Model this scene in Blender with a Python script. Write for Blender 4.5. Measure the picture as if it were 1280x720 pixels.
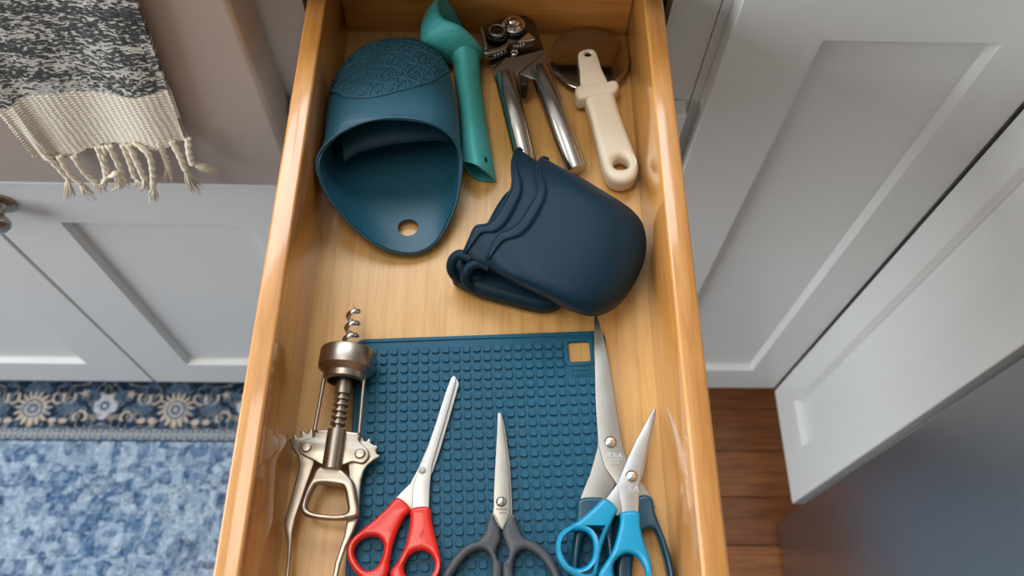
import bpy, bmesh, math, random
import numpy as np
from mathutils import Vector, Matrix
from mathutils.bvhtree import BVHTree

for o in list(bpy.data.objects): bpy.data.objects.remove(o)
SC = bpy.context.scene
COL = SC.collection
rng = random.Random(7)

# ------------------------------------------------------------------ camera, world, lights
F = 1012.0
RM = np.array([[0.9997981471, -0.0109964744, -0.0168149512],
               [0.0019926258, 0.8870671757, -0.4616360635],
               [0.0199923604, 0.4615093751, 0.8869100305]])
CP = np.array([0.0, 0.0, 0.54])
cam_d = bpy.data.cameras.new('camera'); cam = bpy.data.objects.new('camera', cam_d); COL.objects.link(cam)
M4 = Matrix.Identity(4)
for i in range(3):
    for j in range(3): M4[i][j] = RM[i][j]
    M4[i][3] = CP[i]
cam.matrix_world = M4
cam_d.sensor_width = 36.0; cam_d.lens = F / 1280 * 36.0; cam_d.clip_start = 0.01
cam_d.dof.use_dof = True; cam_d.dof.focus_distance = 0.60; cam_d.dof.aperture_fstop = 7.0
SC.camera = cam

w = bpy.data.worlds.new('world'); SC.world = w; w.use_nodes = True
w.node_tree.nodes['Background'].inputs[0].default_value = (0.93, 0.96, 1.0, 1)
w.node_tree.nodes['Background'].inputs[1].default_value = 0.8

def area(name, loc, target, sx, sy, power, col):
    d = bpy.data.lights.new(name, 'AREA'); d.shape = 'RECTANGLE'; d.size = sx; d.size_y = sy
    d.energy = power; d.color = col
    o = bpy.data.objects.new(name, d); COL.objects.link(o); o.location = loc
    o.rotation_euler = (Vector(target) - Vector(loc)).to_track_quat('-Z', 'Y').to_euler()
    return o
area('side_window_daylight_offscreen', (-2.39, -0.35, 0.70), (0.0, -0.1, 0.0), 2.3, 1.4, 70, (0.88, 0.94, 1.0))
area('sink_window_daylight_offscreen', (-0.40, 1.115, 1.06), (-0.30, 0.0, 0.25), 1.5, 0.62, 17, (0.80, 0.90, 1.0))
area('ceiling_lamp_offscreen', (-0.40, 0.22, 1.60), (-0.40, 0.23, 0.0), 0.6, 0.6, 6.5, (1.0, 0.90, 0.78))
SC.view_settings.view_transform = 'Standard'; SC.view_settings.look = 'None'
SC.view_settings.gamma = 1.0; SC.view_settings.use_curve_mapping = False
SC.view_settings.exposure = 0.14

# ------------------------------------------------------------------ measuring helpers (points of the place from the survey camera)
def _ray(px, py): return RM @ np.array([px - 640.0, 360.0 - py, -F])
def at(px, py, z):
    r = _ray(px, py); return CP + r * (z - CP[2]) / r[2]
def aty(px, py, y):
    r = _ray(px, py); return CP + r * (y - CP[1]) / r[1]
def att(px, py, z0, k=0.0, y0=0.0):
    r = _ray(px, py)                       # plane z = z0 + k (y - y0)
    t = (z0 - k * y0 - CP[2] + k * CP[1]) / (r[2] - k * r[1])
    return CP + r * t

# ------------------------------------------------------------------ object helpers
WL = {}
def wl(o): return WL.get(o.name, Vector((0, 0, 0)))
def link(name, me, mat, parent=None, origin=None, smooth=True):
    n = len(me.vertices); co = np.empty(n * 3); me.vertices.foreach_get('co', co); co = co.reshape(-1, 3)
    if origin is None:
        mn, mx = co.min(0), co.max(0); origin = Vector(((mn[0]+mx[0])/2, (mn[1]+mx[1])/2, mn[2]))
    me.vertices.foreach_set('co', (co - np.array(origin)).ravel())
    if mat is not None: me.materials.clear(); me.materials.append(mat)
    me.polygons.foreach_set('use_smooth', [smooth] * len(me.polygons)); me.update()
    o = bpy.data.objects.new(name, me); COL.objects.link(o)
    o.location = Vector(origin) - (wl(parent) if parent else Vector((0, 0, 0)))
    if parent: o.parent = parent
    WL[o.name] = Vector(origin)
    return o
def tag(o, label, cat, group=None):
    o['label'] = label; o['category'] = cat
    if group: o['group'] = group
    return o
def structure(o): o['kind'] = 'structure'; return o
def thing(name, loc, label, cat, group=None):
    o = bpy.data.objects.new(name, None); COL.objects.link(o); o.location = loc; o.empty_display_size = .02
    WL[o.name] = Vector(loc); return tag(o, label, cat, group)
def mesh(name, v, f, mat, parent=None, smooth=True, sharp=None):
    me = bpy.data.meshes.new(name); me.from_pydata([tuple(map(float, p)) for p in v], [], f)
    bm = bmesh.new(); bm.from_mesh(me); bmesh.ops.recalc_face_normals(bm, faces=bm.faces); bm.to_mesh(me); bm.free()
    o = link(name, me, mat, parent, smooth=smooth)
    if sharp: autosmooth(o, sharp)
    return o
def autosmooth(o, deg=35):
    me = o.data; bm = bmesh.new(); bm.from_mesh(me)
    a = math.radians(deg)
    for e in bm.edges:
        if len(e.link_faces) == 2 and e.calc_face_angle(0) > a: e.smooth = False
    bm.to_mesh(me); bm.free()
def bm_box(bm, lo, hi):
    lo = np.minimum(lo, hi); 
    g = bmesh.ops.create_cube(bm, size=1.0)
    return g['verts']
def boxes(name, L, mat, parent=None, bevel=0.0, seg=2):
    """one mesh made of boxes [(x0,x1,y0,y1,z0,z1)]"""
    bm = bmesh.new()
    for (x0, x1, y0, y1, z0, z1) in L:
        g = bmesh.ops.create_cube(bm, size=1.0)['verts']
        for v in g:
            v.co = Vector(((x0+x1)/2 + v.co.x*(x1-x0), (y0+y1)/2 + v.co.y*(y1-y0), (z0+z1)/2 + v.co.z*(z1-z0)))
    if bevel: bmesh.ops.bevel(bm, geom=list(bm.edges), offset=bevel, segments=seg, profile=.5, affect='EDGES')
    me = bpy.data.meshes.new(name); bm.to_mesh(me); bm.free()
    o = link(name, me, mat, parent, smooth=bool(bevel))
    if bevel and seg < 3: autosmooth(o, 50)
    return o
def box(name, x0, x1, y0, y1, z0, z1, mat, parent=None, bevel=0.0, seg=2):
    return boxes(name, [(x0, x1, y0, y1, z0, z1)], mat, parent, bevel, seg)
def catmull(pts, n, closed=True):
    P = np.array(pts, float); m = len(P); out = []
    segs = m if closed else m - 1
    for i in range(segs):
        if closed: a, b, c, d = P[(i-1) % m], P[i], P[(i+1) % m], P[(i+2) % m]
        else: a, b, c, d = P[max(i-1, 0)], P[i], P[i+1], P[min(i+2, m-1)]
        for k in range(n):
            t = k / n
            out.append(.5*((2*b) + (c-a)*t + (2*a-5*b+4*c-d)*t*t + (3*b-a-3*c+d)*t**3))
    if not closed: out.append(P[-1])
    return np.array(out)
def plate(name, loops, z0, z1, mat, parent=None, bevel=.0008, smooth_n=0, k=0.0, y0=0.0, res=2, world=False, holes_smooth=None, clamp=True):
    """flat piece cut to outlines (first the outer, then holes), with rounded edges"""
    cu = bpy.data.curves.new(name, 'CURVE'); cu.dimensions = '2D'; cu.fill_mode = 'BOTH'
    for li, L in enumerate(loops):
        W = np.array(L, float) if world else np.array([att(x, y, z1, k, y0)[:2] for (x, y) in L])
        if clamp: W[:, 0] = np.clip(W[:, 0], DL+.0004, DR-.0004)
        sn = smooth_n if li == 0 or holes_smooth is None else holes_smooth
        if sn: W = catmull(W, sn)
        s = cu.splines.new('POLY'); s.points.add(len(W) - 1); s.use_cyclic_u = True
        for p, q in zip(s.points, W): p.co = (q[0], q[1], 0, 1)
    cu.extrude = max((z1 - z0)/2 - bevel, 0.00001); cu.bevel_depth = bevel; cu.bevel_resolution = res; cu.offset = -bevel
    ob = bpy.data.objects.new('tmp', cu); COL.objects.link(ob)
    dg = bpy.context.evaluated_depsgraph_get(); me = bpy.data.meshes.new_from_object(ob.evaluated_get(dg)); me.name = name
    bpy.data.objects.remove(ob); bpy.data.curves.remove(cu)
    bm = bmesh.new(); bm.from_mesh(me); bmesh.ops.remove_doubles(bm, verts=bm.verts, dist=1e-6)
    for v in bm.verts: v.co.z += (z0 + z1)/2 + k*(v.co.y - y0)
    bm.to_mesh(me); bm.free()
    o = link(name, me, mat, parent); autosmooth(o, 40); return o
def tube_geo(P, R, n=10, cap=True):
    P = [Vector(p) for p in P]; R = R if hasattr(R, '__len__') else [R]*len(P)
    V, Fc = [], []; up = None
    for i, p in enumerate(P):
        d = (P[min(i+1, len(P)-1)] - P[max(i-1, 0)]).normalized()
        if up is None: up = d.orthogonal().normalized()
        up = (up - d*up.dot(d)); up = up.normalized() if up.length > 1e-9 else d.orthogonal().normalized()
        s = d.cross(up)
        for j in range(n):
            a = 2*math.pi*j/n; V.append(p + (up*math.cos(a) + s*math.sin(a))*R[i])
    for i in range(len(P)-1):
        for j in range(n): Fc.append((i*n+j, i*n+(j+1) % n, (i+1)*n+(j+1) % n, (i+1)*n+j))
    if cap: Fc.append(tuple(range(n-1, -1, -1))); Fc.append(tuple((len(P)-1)*n+j for j in range(n)))
    return V, Fc
def join(gs):
    V, Fc = [], []
    for v, f in gs:
        b = len(V); V += list(v); Fc += [tuple(i+b for i in q) for q in f]
    return V, Fc
def tube(name, P, R, mat, parent=None, n=10): 
    v, f = tube_geo(P, R, n); return mesh(name, v, f, mat, parent, sharp=50)
def lathe_geo(o, ax, prof, n=40, cap=True):
    """profile [(distance along axis, radius)] turned around axis"""
    o = Vector(o); ax = Vector(ax).normalized(); u = ax.orthogonal().normalized(); s = ax.cross(u)
    V, Fc = [], []
    for (d, r) in prof:
        for j in range(n):
            a = 2*math.pi*j/n; V.append(o + ax*d + (u*math.cos(a) + s*math.sin(a))*max(r, 1e-5))
    for i in range(len(prof)-1):
        for j in range(n): Fc.append((i*n+j, i*n+(j+1) % n, (i+1)*n+(j+1) % n, (i+1)*n+j))
    if cap: Fc.append(tuple(range(n))); Fc.append(tuple((len(prof)-1)*n+j for j in range(n)))
    return V, Fc
def lathe(name, o, ax, prof, mat, parent=None, n=40, cap=True):
    v, f = lathe_geo(o, ax, prof, n, cap); return mesh(name, v, f, mat, parent, sharp=40)
def grid_faces(nu, nv, closed_v=False):
    Fc = []
    for i in range(nu-1):
        for j in range(nv if closed_v else nv-1):
            j2 = (j+1) % nv; Fc.append((i*nv+j, i*nv+j2, (i+1)*nv+j2, (i+1)*nv+j))
    return Fc
def solidify(o, t, off=-1.0):
    m = o.modifiers.new('shell', 'SOLIDIFY'); m.thickness = t; m.offset = off; return o
def fast_grid(name, X, Y, Z, cols, mat, parent=None):
    nu, nv = X.shape; me = bpy.data.meshes.new(name)
    me.vertices.add(nu*nv); me.vertices.foreach_set('co', np.stack([X, Y, Z], -1).ravel().astype(np.float32))
    i = np.arange(nu*nv).reshape(nu, nv)
    q = np.stack([i[:-1, :-1], i[1:, :-1], i[1:, 1:], i[:-1, 1:]], -1).reshape(-1, 4)
    me.loops.add(q.size); me.loops.foreach_set('vertex_index', q.ravel().astype(np.int32))
    me.polygons.add(len(q)); me.polygons.foreach_set('loop_start', np.arange(0, q.size, 4, dtype=np.int32))
    me.update(calc_edges=True); me.validate()
    if cols is not None:
        a = me.color_attributes.new('Col', 'FLOAT_COLOR', 'POINT')
        c = np.concatenate([cols, np.ones(cols.shape[:2] + (1,))], -1); a.data.foreach_set('color', c.ravel().astype(np.float32))
    return link(name, me, mat, parent)

# ------------------------------------------------------------------ materials
def lin(r, g, b):
    f = lambda c: (c/255/12.92) if c/255 <= .04045 else ((c/255+.055)/1.055)**2.4
    return (f(r), f(g), f(b), 1)
def mat_base(name, col, rough=.5, metal=0.0, coat=0.0, coat_r=.1, spec=.5, sheen=0):
    m = bpy.data.materials.new(name); m.use_nodes = True; nt = m.node_tree; b = nt.nodes['Principled BSDF']
    b.inputs['Base Color'].default_value = col; b.inputs['Roughness'].default_value = rough
    b.inputs['Metallic'].default_value = metal; b.inputs['Coat Weight'].default_value = coat
    b.inputs['Coat Roughness'].default_value = coat_r; b.inputs['Specular IOR Level'].default_value = spec
    if sheen: b.inputs['Sheen Weight'].default_value = sheen
    return m, nt, b
def noise(nt, scale, vec=(1, 1, 1), detail=4, rough=.55, coord='Object', dist=0.0, rot=(0, 0, 0)):
    tc = nt.nodes.new('ShaderNodeTexCoord'); mp = nt.nodes.new('ShaderNodeMapping'); mp.inputs['Scale'].default_value = vec
    mp.inputs['Rotation'].default_value = rot
    n = nt.nodes.new('ShaderNodeTexNoise'); n.inputs['Scale'].default_value = scale; n.inputs['Detail'].default_value = detail
    n.inputs['Roughness'].default_value = rough; n.inputs['Distortion'].default_value = dist
    nt.links.new(tc.outputs[coord], mp.inputs['Vector']); nt.links.new(mp.outputs[0], n.inputs['Vector']); return n
def ramp(nt, src, stops):
    r = nt.nodes.new('ShaderNodeValToRGB'); el = r.color_ramp.elements
    while len(el) < len(stops): el.new(.5)
    for e, (p, c) in zip(el, stops): e.position = p; e.color = c
    nt.links.new(src, r.inputs[0]); return r
def mix(nt, a, b, fac, mode='MULTIPLY'):
    m = nt.nodes.new('ShaderNodeMix'); m.data_type = 'RGBA'; m.blend_type = mode
    if isinstance(fac, float): m.inputs[0].default_value = fac
    else: nt.links.new(fac, m.inputs[0])
    nt.links.new(a, m.inputs[6]); nt.links.new(b, m.inputs[7]); return m.outputs[2]
def bump(nt, b, src, strength=.2, dist=.001):
    n = nt.nodes.new('ShaderNodeBump'); n.inputs['Strength'].default_value = strength; n.inputs['Distance'].default_value = dist
    nt.links.new(src, n.inputs['Height']); nt.links.new(n.outputs[0], b.inputs['Normal'])
def wood(name, c1, c2, c3, vec, rough=.4, coat=.3, coat_r=.15, scale=9, random_tone=False, sheen=0.0, lines=None):
    m, nt, b = mat_base(name, c1, rough, coat=coat, coat_r=coat_r, sheen=sheen)
    if sheen: b.inputs['Sheen Roughness'].default_value = .45
    n1 = noise(nt, scale, vec, 6, .6, dist=.4); n2 = noise(nt, scale*5, vec, 3, .6)
    r1 = ramp(nt, n1.outputs[0], [(.3, c2), (.5, c1), (.72, c3)])
    r2 = ramp(nt, n2.outputs[0], [(.35, (.84, .80, .74, 1)), (.6, (1, 1, 1, 1))])
    c = mix(nt, r1.outputs[0], r2.outputs[0], .45 if lines else .7)
    if lines:
        tc = nt.nodes.new('ShaderNodeTexCoord'); mp = nt.nodes.new('ShaderNodeMapping'); mp.inputs['Scale'].default_value = (1, .10, 1); nt.links.new(tc.outputs['Object'], mp.inputs['Vector'])
        wv = nt.nodes.new('ShaderNodeTexWave'); wv.wave_type = 'BANDS'; wv.bands_direction = 'X'; wv.wave_profile = 'SAW'; nt.links.new(mp.outputs[0], wv.inputs['Vector'])
        wv.inputs['Scale'].default_value = lines; wv.inputs['Distortion'].default_value = 5.0; wv.inputs['Detail'].default_value = 2.0; wv.inputs['Detail Scale'].default_value = .35
        rl = ramp(nt, wv.outputs['Fac'], [(.0, (.84, .80, .74, 1)), (.16, (1, 1, 1, 1)), (.8, (1, 1, 1, 1)), (1, (.93, .91, .88, 1))]); c = mix(nt, c, rl.outputs[0], .8)
    if random_tone:
        oi = nt.nodes.new('ShaderNodeObjectInfo'); rr = ramp(nt, oi.outputs['Random'], [(0, (.72, .70, .68, 1)), (1, (1.15, 1.12, 1.1, 1))])
        c = mix(nt, c, rr.outputs[0], 1.0)
    nt.links.new(c, b.inputs['Base Color']); bump(nt, b, n2.outputs[0], .08, .0005); return m
MAPLE_Y = wood('maple_bottom', lin(216, 168, 100), lin(206, 156, 88), lin(224, 178, 112), (14, 1.0, 14), .42, .25, .2, lines=22)
MAPLE_SIDE = wood('maple_side', lin(196, 136, 66), lin(182, 120, 54), lin(206, 148, 78), (16, 1.0, 16), .38, 1.0, .1)
MAPLE_X = wood('maple_back', lin(196, 136, 66), lin(182, 120, 54), lin(206, 148, 78), (1.0, 14, 14), .35, .6, .1)
OAK = wood('oak_floor', lin(142, 88, 50), lin(108, 64, 36), lin(160, 104, 62), (1.2, 16, 16), .38, .25, .25, 8, True)
def painted(name, col, rough=.42):
    m, nt, b = mat_base(name, col, rough, coat=.12, coat_r=.3)
    n = noise(nt, 260, detail=2); r = ramp(nt, n.outputs[0], [(.3, (.965, .965, .965, 1)), (.7, (1, 1, 1, 1))])
    rgb = nt.nodes.new('ShaderNodeRGB'); rgb.outputs[0].default_value = col
    nt.links.new(mix(nt, rgb.outputs[0], r.outputs[0], 1.0), b.inputs['Base Color']); bump(nt, b, n.outputs[0], .05, .0003); return m
PAINT = painted('cabinet_paint', lin(217, 218, 215))
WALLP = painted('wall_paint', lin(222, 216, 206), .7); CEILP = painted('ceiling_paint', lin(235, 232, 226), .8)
WALL_FILL_CUT = painted('unseen_wall_fill_cut', lin(112, 104, 96), .8); KICK = PAINT; CARCASS = painted('carcass_inside', lin(150, 118, 80), .6)  # first tone: unseen walls made dark to cut fill light
COUNTER = painted('counter_stone', lin(205, 202, 198), .25)
def metal(name, col, rough, brush=None, amt=.12, strength=.12):
    m, nt, b = mat_base(name, col, rough, 1.0)
    n = noise(nt, 90, brush or (1, 1, 1), 3)
    mr = nt.nodes.new('ShaderNodeMapRange'); mr.inputs['To Min'].default_value = max(rough-amt, .02); mr.inputs['To Max'].default_value = rough+amt
    nt.links.new(n.outputs[0], mr.inputs[0]); nt.links.new(mr.outputs[0], b.inputs['Roughness'])
    if brush: bump(nt, b, n.outputs[0], strength, .0003)
    return m
STEEL = metal('steel_polished', (.62, .61, .59, 1), .2); BLADE = metal('blade_steel', (.43, .43, .42, 1), .38, (1, 1, 1), .08)
BLADE_B = metal('blade_steel_dull', (.36, .35, .325, 1), .40, (1, 1, 1), .1)
CHROME = metal('chrome', (.72, .71, .69, 1), .08, None, .04); DARKSTEEL = metal('dark_steel', (.13, .125, .12, 1), .16, None, .06)
NICKEL = metal('satin_nickel', (.39, .35, .295, 1), .34, None, .06); MIRROR = metal('wheel_mirror', (.34, .31, .285, 1), .1, None, .03)
KNOBM = metal('aged_nickel', (.36, .32, .26, 1), .28, None, .06)
APRON = metal('brushed_apron', (.52, .455, .40, 1), .5, (1, 30, 30), .08, .25); APRON.node_tree.nodes['Principled BSDF'].inputs['Metallic'].default_value = .4
APPL = metal('appliance_steel', (.50, .50, .50, 1), .3, (40, 40, 1.0), .08, .3)
TUBEM = metal('handle_tube_steel', (.44, .43, .41, 1), .22, None, .05)
RIVET = metal('copper_rivet', (.60, .45, .33, 1), .12, None, .04)
ETCH, _n, _b = mat_base('etched_mark', (.52, .54, .58, 1), .5, .6)
ETCHD, _n, _b = mat_base('dark_etched_mark', (.10, .10, .10, 1), .6)
BLACK, _n, _b = mat_base('black_plastic', (.012, .012, .013, 1), .4)
def silicone(name, c, c2, rough=.48, spec=.45, sheen=.0):
    m, nt, b = mat_base(name, c, rough, spec=spec, sheen=sheen)
    n = noise(nt, 700, detail=2); r = ramp(nt, n.outputs[0], [(.35, c), (.72, c2)])
    nt.links.new(r.outputs[0], b.inputs['Base Color']); bump(nt, b, n.outputs[0], .05, .0002); return m
MITT = silicone('slate_teal_silicone', lin(26, 72, 90), lin(34, 82, 100), .42)
MITTIN = silicone('slate_teal_pad', lin(26, 72, 90), lin(34, 82, 100), .6)
SCOOP = silicone('turquoise_plastic', lin(58, 164, 164), lin(86, 182, 180), .5)
NAVY = silicone('navy_silicone', lin(6, 35, 50), lin(13, 47, 64), .5, .22)
MATB = silicone('mat_silicone', lin(19, 82, 108), lin(28, 92, 118), .55, .3)
NUB = silicone('mat_nub_silicone', lin(19, 82, 108), lin(28, 92, 118), .55, .3)
CREAM = silicone('cream_plastic', lin(226, 214, 192), lin(232, 221, 200), .38)
def plastic(name, c, rough=.28):
    m, nt, b = mat_base(name, c, rough, coat=.2, coat_r=.08); return m
RED = plastic('red_plastic', lin(226, 40, 28)); SKY = plastic('sky_blue_plastic', lin(0, 146, 190)); DEEP = plastic('deep_teal_plastic', lin(0, 66, 88))
GREY = plastic('charcoal_plastic', lin(62, 68, 75), .55); CORE = plastic('screw_white', lin(200, 200, 198))
m, nt, b = mat_base('rug_weave', (1, 1, 1, 1), .95, spec=.1)
ca = nt.nodes.new('ShaderNodeVertexColor'); ca.layer_name = 'Col'; nt.links.new(ca.outputs[0], b.inputs['Base Color'])
n = noise(nt, 900, detail=1); bump(nt, b, n.outputs[0], .4, .001); RUG = m
m, nt, b = mat_base('towel_cotton', (1, 1, 1, 1), .9, spec=.15, sheen=.2)
ca = nt.nodes.new('ShaderNodeVertexColor'); ca.layer_name = 'Col'; nt.links.new(ca.outputs[0], b.inputs['Base Color']); TOWEL = m
YARN = silicone('cream_yarn', lin(224, 214, 194), lin(238, 230, 212), .9, .1)

# ------------------------------------------------------------------ dimensions of the place (metres, drawer bottom = 0)
ZF = -0.89; YF = .518; YD = .498; ZB = -.78; XR = .485; ZT = .13
DL, DR = -.1375, .1126          # inside of the drawer
RIM = .0794; DB = .5385; DF = .0

# ------------------------------------------------------------------ setting
floor = structure(box('floor', -2.4, 1.2, -2.4, 1.2, ZF-.05, ZF-.012, CARCASS))
def plank_mesh(L):
    bm = bmesh.new(); g = bmesh.ops.create_cube(bm, size=1)['verts']
    for v in g: v.co = Vector((v.co.x*L, v.co.y*.0813, v.co.z*.012))
    bmesh.ops.bevel(bm, geom=[e for e in bm.edges if all(v.co.z > 0 for v in e.verts)], offset=.0012, segments=1, affect='EDGES')
    me = bpy.data.meshes.new('plank'); bm.to_mesh(me); bm.free(); me.materials.append(OAK); return me
PM = {L: plank_mesh(L) for L in (.899, .699)}
for r in range(-18, 4):
    yc = .3337 + .0825*r + .0412; x = -2.39 + .1*rng.random(); 
    while x < 1.15:
        L = rng.choice((.9, .7))
        if x + L > 1.17: break
        o = bpy.data.objects.new('plank', PM[round(L-.001, 3)]); COL.objects.link(o); o.parent = floor
        o.location = Vector((x + L/2, yc, ZF-.006)) - wl(floor); x += L
WX0, WX1, WZ0, WZ1 = -1.15, .35, .75, 1.37           # window over the sink
structure(boxes('wall_back', [(-2.4, WX0, 1.12, 1.2, ZF, 1.62), (WX1, 1.2, 1.12, 1.2, ZF, 1.62), (WX0, WX1, 1.12, 1.2, ZF, WZ0), (WX0, WX1, 1.12, 1.2, WZ1, 1.62)], WALLP)); structure(box('wall_right', 1.12, 1.2, -2.4, 1.12, ZF, 1.62, WALL_FILL_CUT))  # right wall, out of view, darkened to cut fill light
structure(box('ceiling', -2.48, 1.2, -2.48, 1.2, 1.62, 1.68, CEILP)); structure(box('wall_front', -2.4, 1.2, -2.48, -2.4, ZF, 1.62, WALL_FILL_CUT))  # front wall added out of view, dark to cut frontal fill
structure(boxes('wall_left', [(-2.48, -2.4, -2.4, -1.5, ZF, 1.62), (-2.48, -2.4, .8, 1.2, ZF, 1.62), (-2.48, -2.4, -1.5, .8, ZF, 0), (-2.48, -2.4, -1.5, .8, 1.4, 1.62)], WALLP))
structure(boxes('window_1', [(-2.46, -2.42, -1.5, -1.43, 0, 1.4), (-2.46, -2.42, .73, .8, 0, 1.4), (-2.46, -2.42, -1.43, .73, 0, .07), (-2.46, -2.42, -1.43, .73, 1.33, 1.4), (-2.46, -2.42, -.37, -.33, .07, 1.33)], PAINT))
structure(boxes('window_2', [(WX0, WX0+.05, 1.13, 1.17, WZ0, WZ1), (WX1-.05, WX1, 1.13, 1.17, WZ0, WZ1), (WX0+.05, WX1-.05, 1.13, 1.17, WZ0, WZ0+.05), (WX0+.05, WX1-.05, 1.13, 1.17, WZ1-.05, WZ1), (-.42, -.38, 1.13, 1.17, WZ0+.05, WZ1-.05)], PAINT))

# ------------------------------------------------------------------ shaker doors
def shaker(name, o, u, n, W, H, rail, mat, parent, t=.019, pan=None, stile=None):
    """o lower left front corner, u along the width, n outward; W x H; one frame mesh with a recessed panel as its part"""
    o = Vector(o); u = Vector(u); n = Vector(n); z = Vector((0, 0, 1)); s0, s1 = stile or (rail, rail)
    P = lambda a, b, d: o + u*a + z*b - n*d
    c = .0045; e = .0012
    def rect(a0, a1, b0, b1, d): return [P(a0, b0, d), P(a1, b0, d), P(a1, b1, d), P(a0, b1, d)]
    rings = [rect(0, W, 0, H, t), rect(0, W, 0, H, e), rect(e, W-e, e, H-e, 0), rect(s0, W-s1, rail, H-rail, 0), rect(s0+c, W-s1-c, rail+c, H-rail-c, .0085), rect(s0+c, W-s1-c, rail+c, H-rail-c, .014)]
    V = [p for r in rings for p in r]; Fc = []
    for i in range(len(rings)-1):
        for j in range(4): Fc.append((i*4+j, i*4+(j+1) % 4, i*4+4+(j+1) % 4, i*4+4+j))
    # back
    b0 = len(V); V += rect(s0+c, W-s1-c, rail+c, H-rail-c, t)
    for j in range(4): Fc.append((20+j, 20+(j+1) % 4, b0+(j+1) % 4, b0+j)); Fc.append((j, (j+1) % 4, b0+(j+1) % 4, b0+j))
    d = mesh(name, V, Fc, mat, parent, smooth=False)
    pr = [rect(s0+c-.001, W-s1-c+.001, rail+c-.001, H-rail-c+.001, q) for q in (.0105, .0155)]
    pv = pr[0] + pr[1]; pf = [(0, 1, 2, 3), (7, 6, 5, 4)] + [(j, (j+1) % 4, 4+(j+1) % 4, 4+j) for j in range(4)]
    mesh('panel', pv, pf, mat, d, smooth=False)
    return d

# sink cabinet (left)
sc = thing('sink_cabinet', (-.70, .8, ZF), 'pale grey painted cabinet with two panelled doors under the apron sink', 'cabinet')
box('body', -1.19, -.2055, YF, 1.118, ZB-.002, -.13, PAINT, sc); box('toe_kick', -1.19, -.2055, YF+.055, YF+.075, ZF, ZB-.002, KICK, sc)
ztop = -.186
dR = shaker('door', (-.5865, YD, ZB), (1, 0, 0), (0, -1, 0), .3795, ztop-ZB, .079, PAINT, sc)
dL = shaker('door', (-.971, YD, ZB), (1, 0, 0), (0, -1, 0), .3805, ztop-ZB, .079, PAINT, sc)
def knob(x, z, parent):
    k = lathe('knob', (x, YD, z), (0, -1, 0), [(0, .0175), (.003, .0175), (.0045, .0155), (.006, .010), (.012, .0075), (.018, .0085), (.021, .0145), (.024, .0175), (.028, .0175), (.0315, .0155), (.034, .009), (.035, .0005)], KNOBM, parent, 36)
    return k
knob(-.5535, -.224, dR); knob(-.622, -.224, dL)

# sink: apron front with basin
sk = thing('apron_sink', (-.65, .49, -.13), 'brushed metal apron-front sink above the left cabinet doors', 'sink')
box('apron', -1.15, -.2005, .46, .512, -.131, .158, APRON, sk, .005, 4)
boxes('basin', [(-1.15, -.2055, .518, .53, -.129, .158), (-1.15, -.2055, .98, 1.0, -.129, .158), (-1.15, -1.13, .53, .98, -.129, .158), (-.2255, -.2055, .53, .98, -.129, .158), (-1.13, -.2255, .53, .98, -.129, -.115)], APRON, sk)

# drawer cabinet (middle)
dc = thing('drawer_cabinet', (-.01, .8, ZF), 'pale grey base cabinet the open drawer is pulled out of', 'cabinet')
boxes('face_frame', [(-.2045, -.1645, YF, YF+.02, ZB, ZT), (.1413, .1815, YF, YF+.02, ZB, ZT), (-.1645, .1413, YF, YF+.02, .098, ZT), (-.1645, .1413, YF, YF+.02, -.075, -.035), (-.1645, .1413, YF, YF+.02, ZB, ZB+.04)], PAINT, dc)
boxes('body', [(-.2045, -.1895, YF+.02, 1.118, ZB, ZT), (.1665, .1815, YF+.02, 1.118, ZB, ZT), (-.1895, .1665, 1.1, 1.118, ZB, ZT), (-.1895, .1665, YF+.02, 1.1, ZB, ZB+.015)], CARCASS, dc)  # plain tan tone of the carcass inside
box('toe_kick', -.2045, .1815, YF+.055, YF+.075, ZF, ZB, KICK, dc)
shaker('drawer_front', (-.199, YD, -.42), (1, 0, 0), (0, -1, 0), .3755, .359, .07, PAINT, dc)
shaker('drawer_front', (-.199, YD, ZB), (1, 0, 0), (0, -1, 0), .3755, .355, .07, PAINT, dc)

# corner cabinet with the door right of the drawer
cc = thing('corner_cabinet', (.34, .8, ZF), 'pale grey cabinet with one panelled door right beside the open drawer', 'cabinet')
boxes('body', [(.1825, .506, YF, 1.118, ZB, ZT)], PAINT, cc)
box('toe_kick', .1825, .545, YF+.055, YF+.075, ZF, ZB, KICK, cc)
shaker('door', (.191, YD, ZB-.005), (1, 0, 0), (0, -1, 0), .2922, .905, .081, PAINT, cc, stile=(.0785, .061))

# return cabinet on the right
rc = thing('return_cabinet', (.8, .41, ZF), 'pale grey cabinet with a narrow panelled door set at right angles beside the appliance', 'cabinet')
boxes('body', [(.507, 1.118, .302, YD+.018, ZB-.005, ZT)], PAINT, rc)
box('toe_kick', .56, .58, .302, YF+.055, ZF, ZB-.005, KICK, rc)
shaker('door', (XR, .4955, ZB-.01), (0, -1, 0), (-1, 0, 0), .1955, .91, .081, PAINT, rc, stile=(.047, .07), t=.021)

# steel appliance
ap = thing('dishwasher', (.8, .0, ZF), 'dark brushed steel appliance front standing past the right-angle cabinet', 'appliance')
box('front', XR+.001, XR+.028, -.312, .2905, -.879, .10, APPL, ap, .003, 3)
box('body', XR+.029, 1.1, -.31, .2885, -.86, .125, BLACK, ap); boxes('foot', [(.56, .60, .24, .28, ZF, -.861)], BLACK, ap); boxes('foot', [(.56, .60, -.3, -.26, ZF, -.861)], BLACK, ap)
tube('handle', [(XR-.035, -.27, .05), (XR-.035, .25, .05)], .008, STEEL, ap); 
for yy in (-.24, .22): tube('handle_post', [(XR+.003, yy, .05), (XR-.035, yy, .05)], .006, STEEL, ap)
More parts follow.
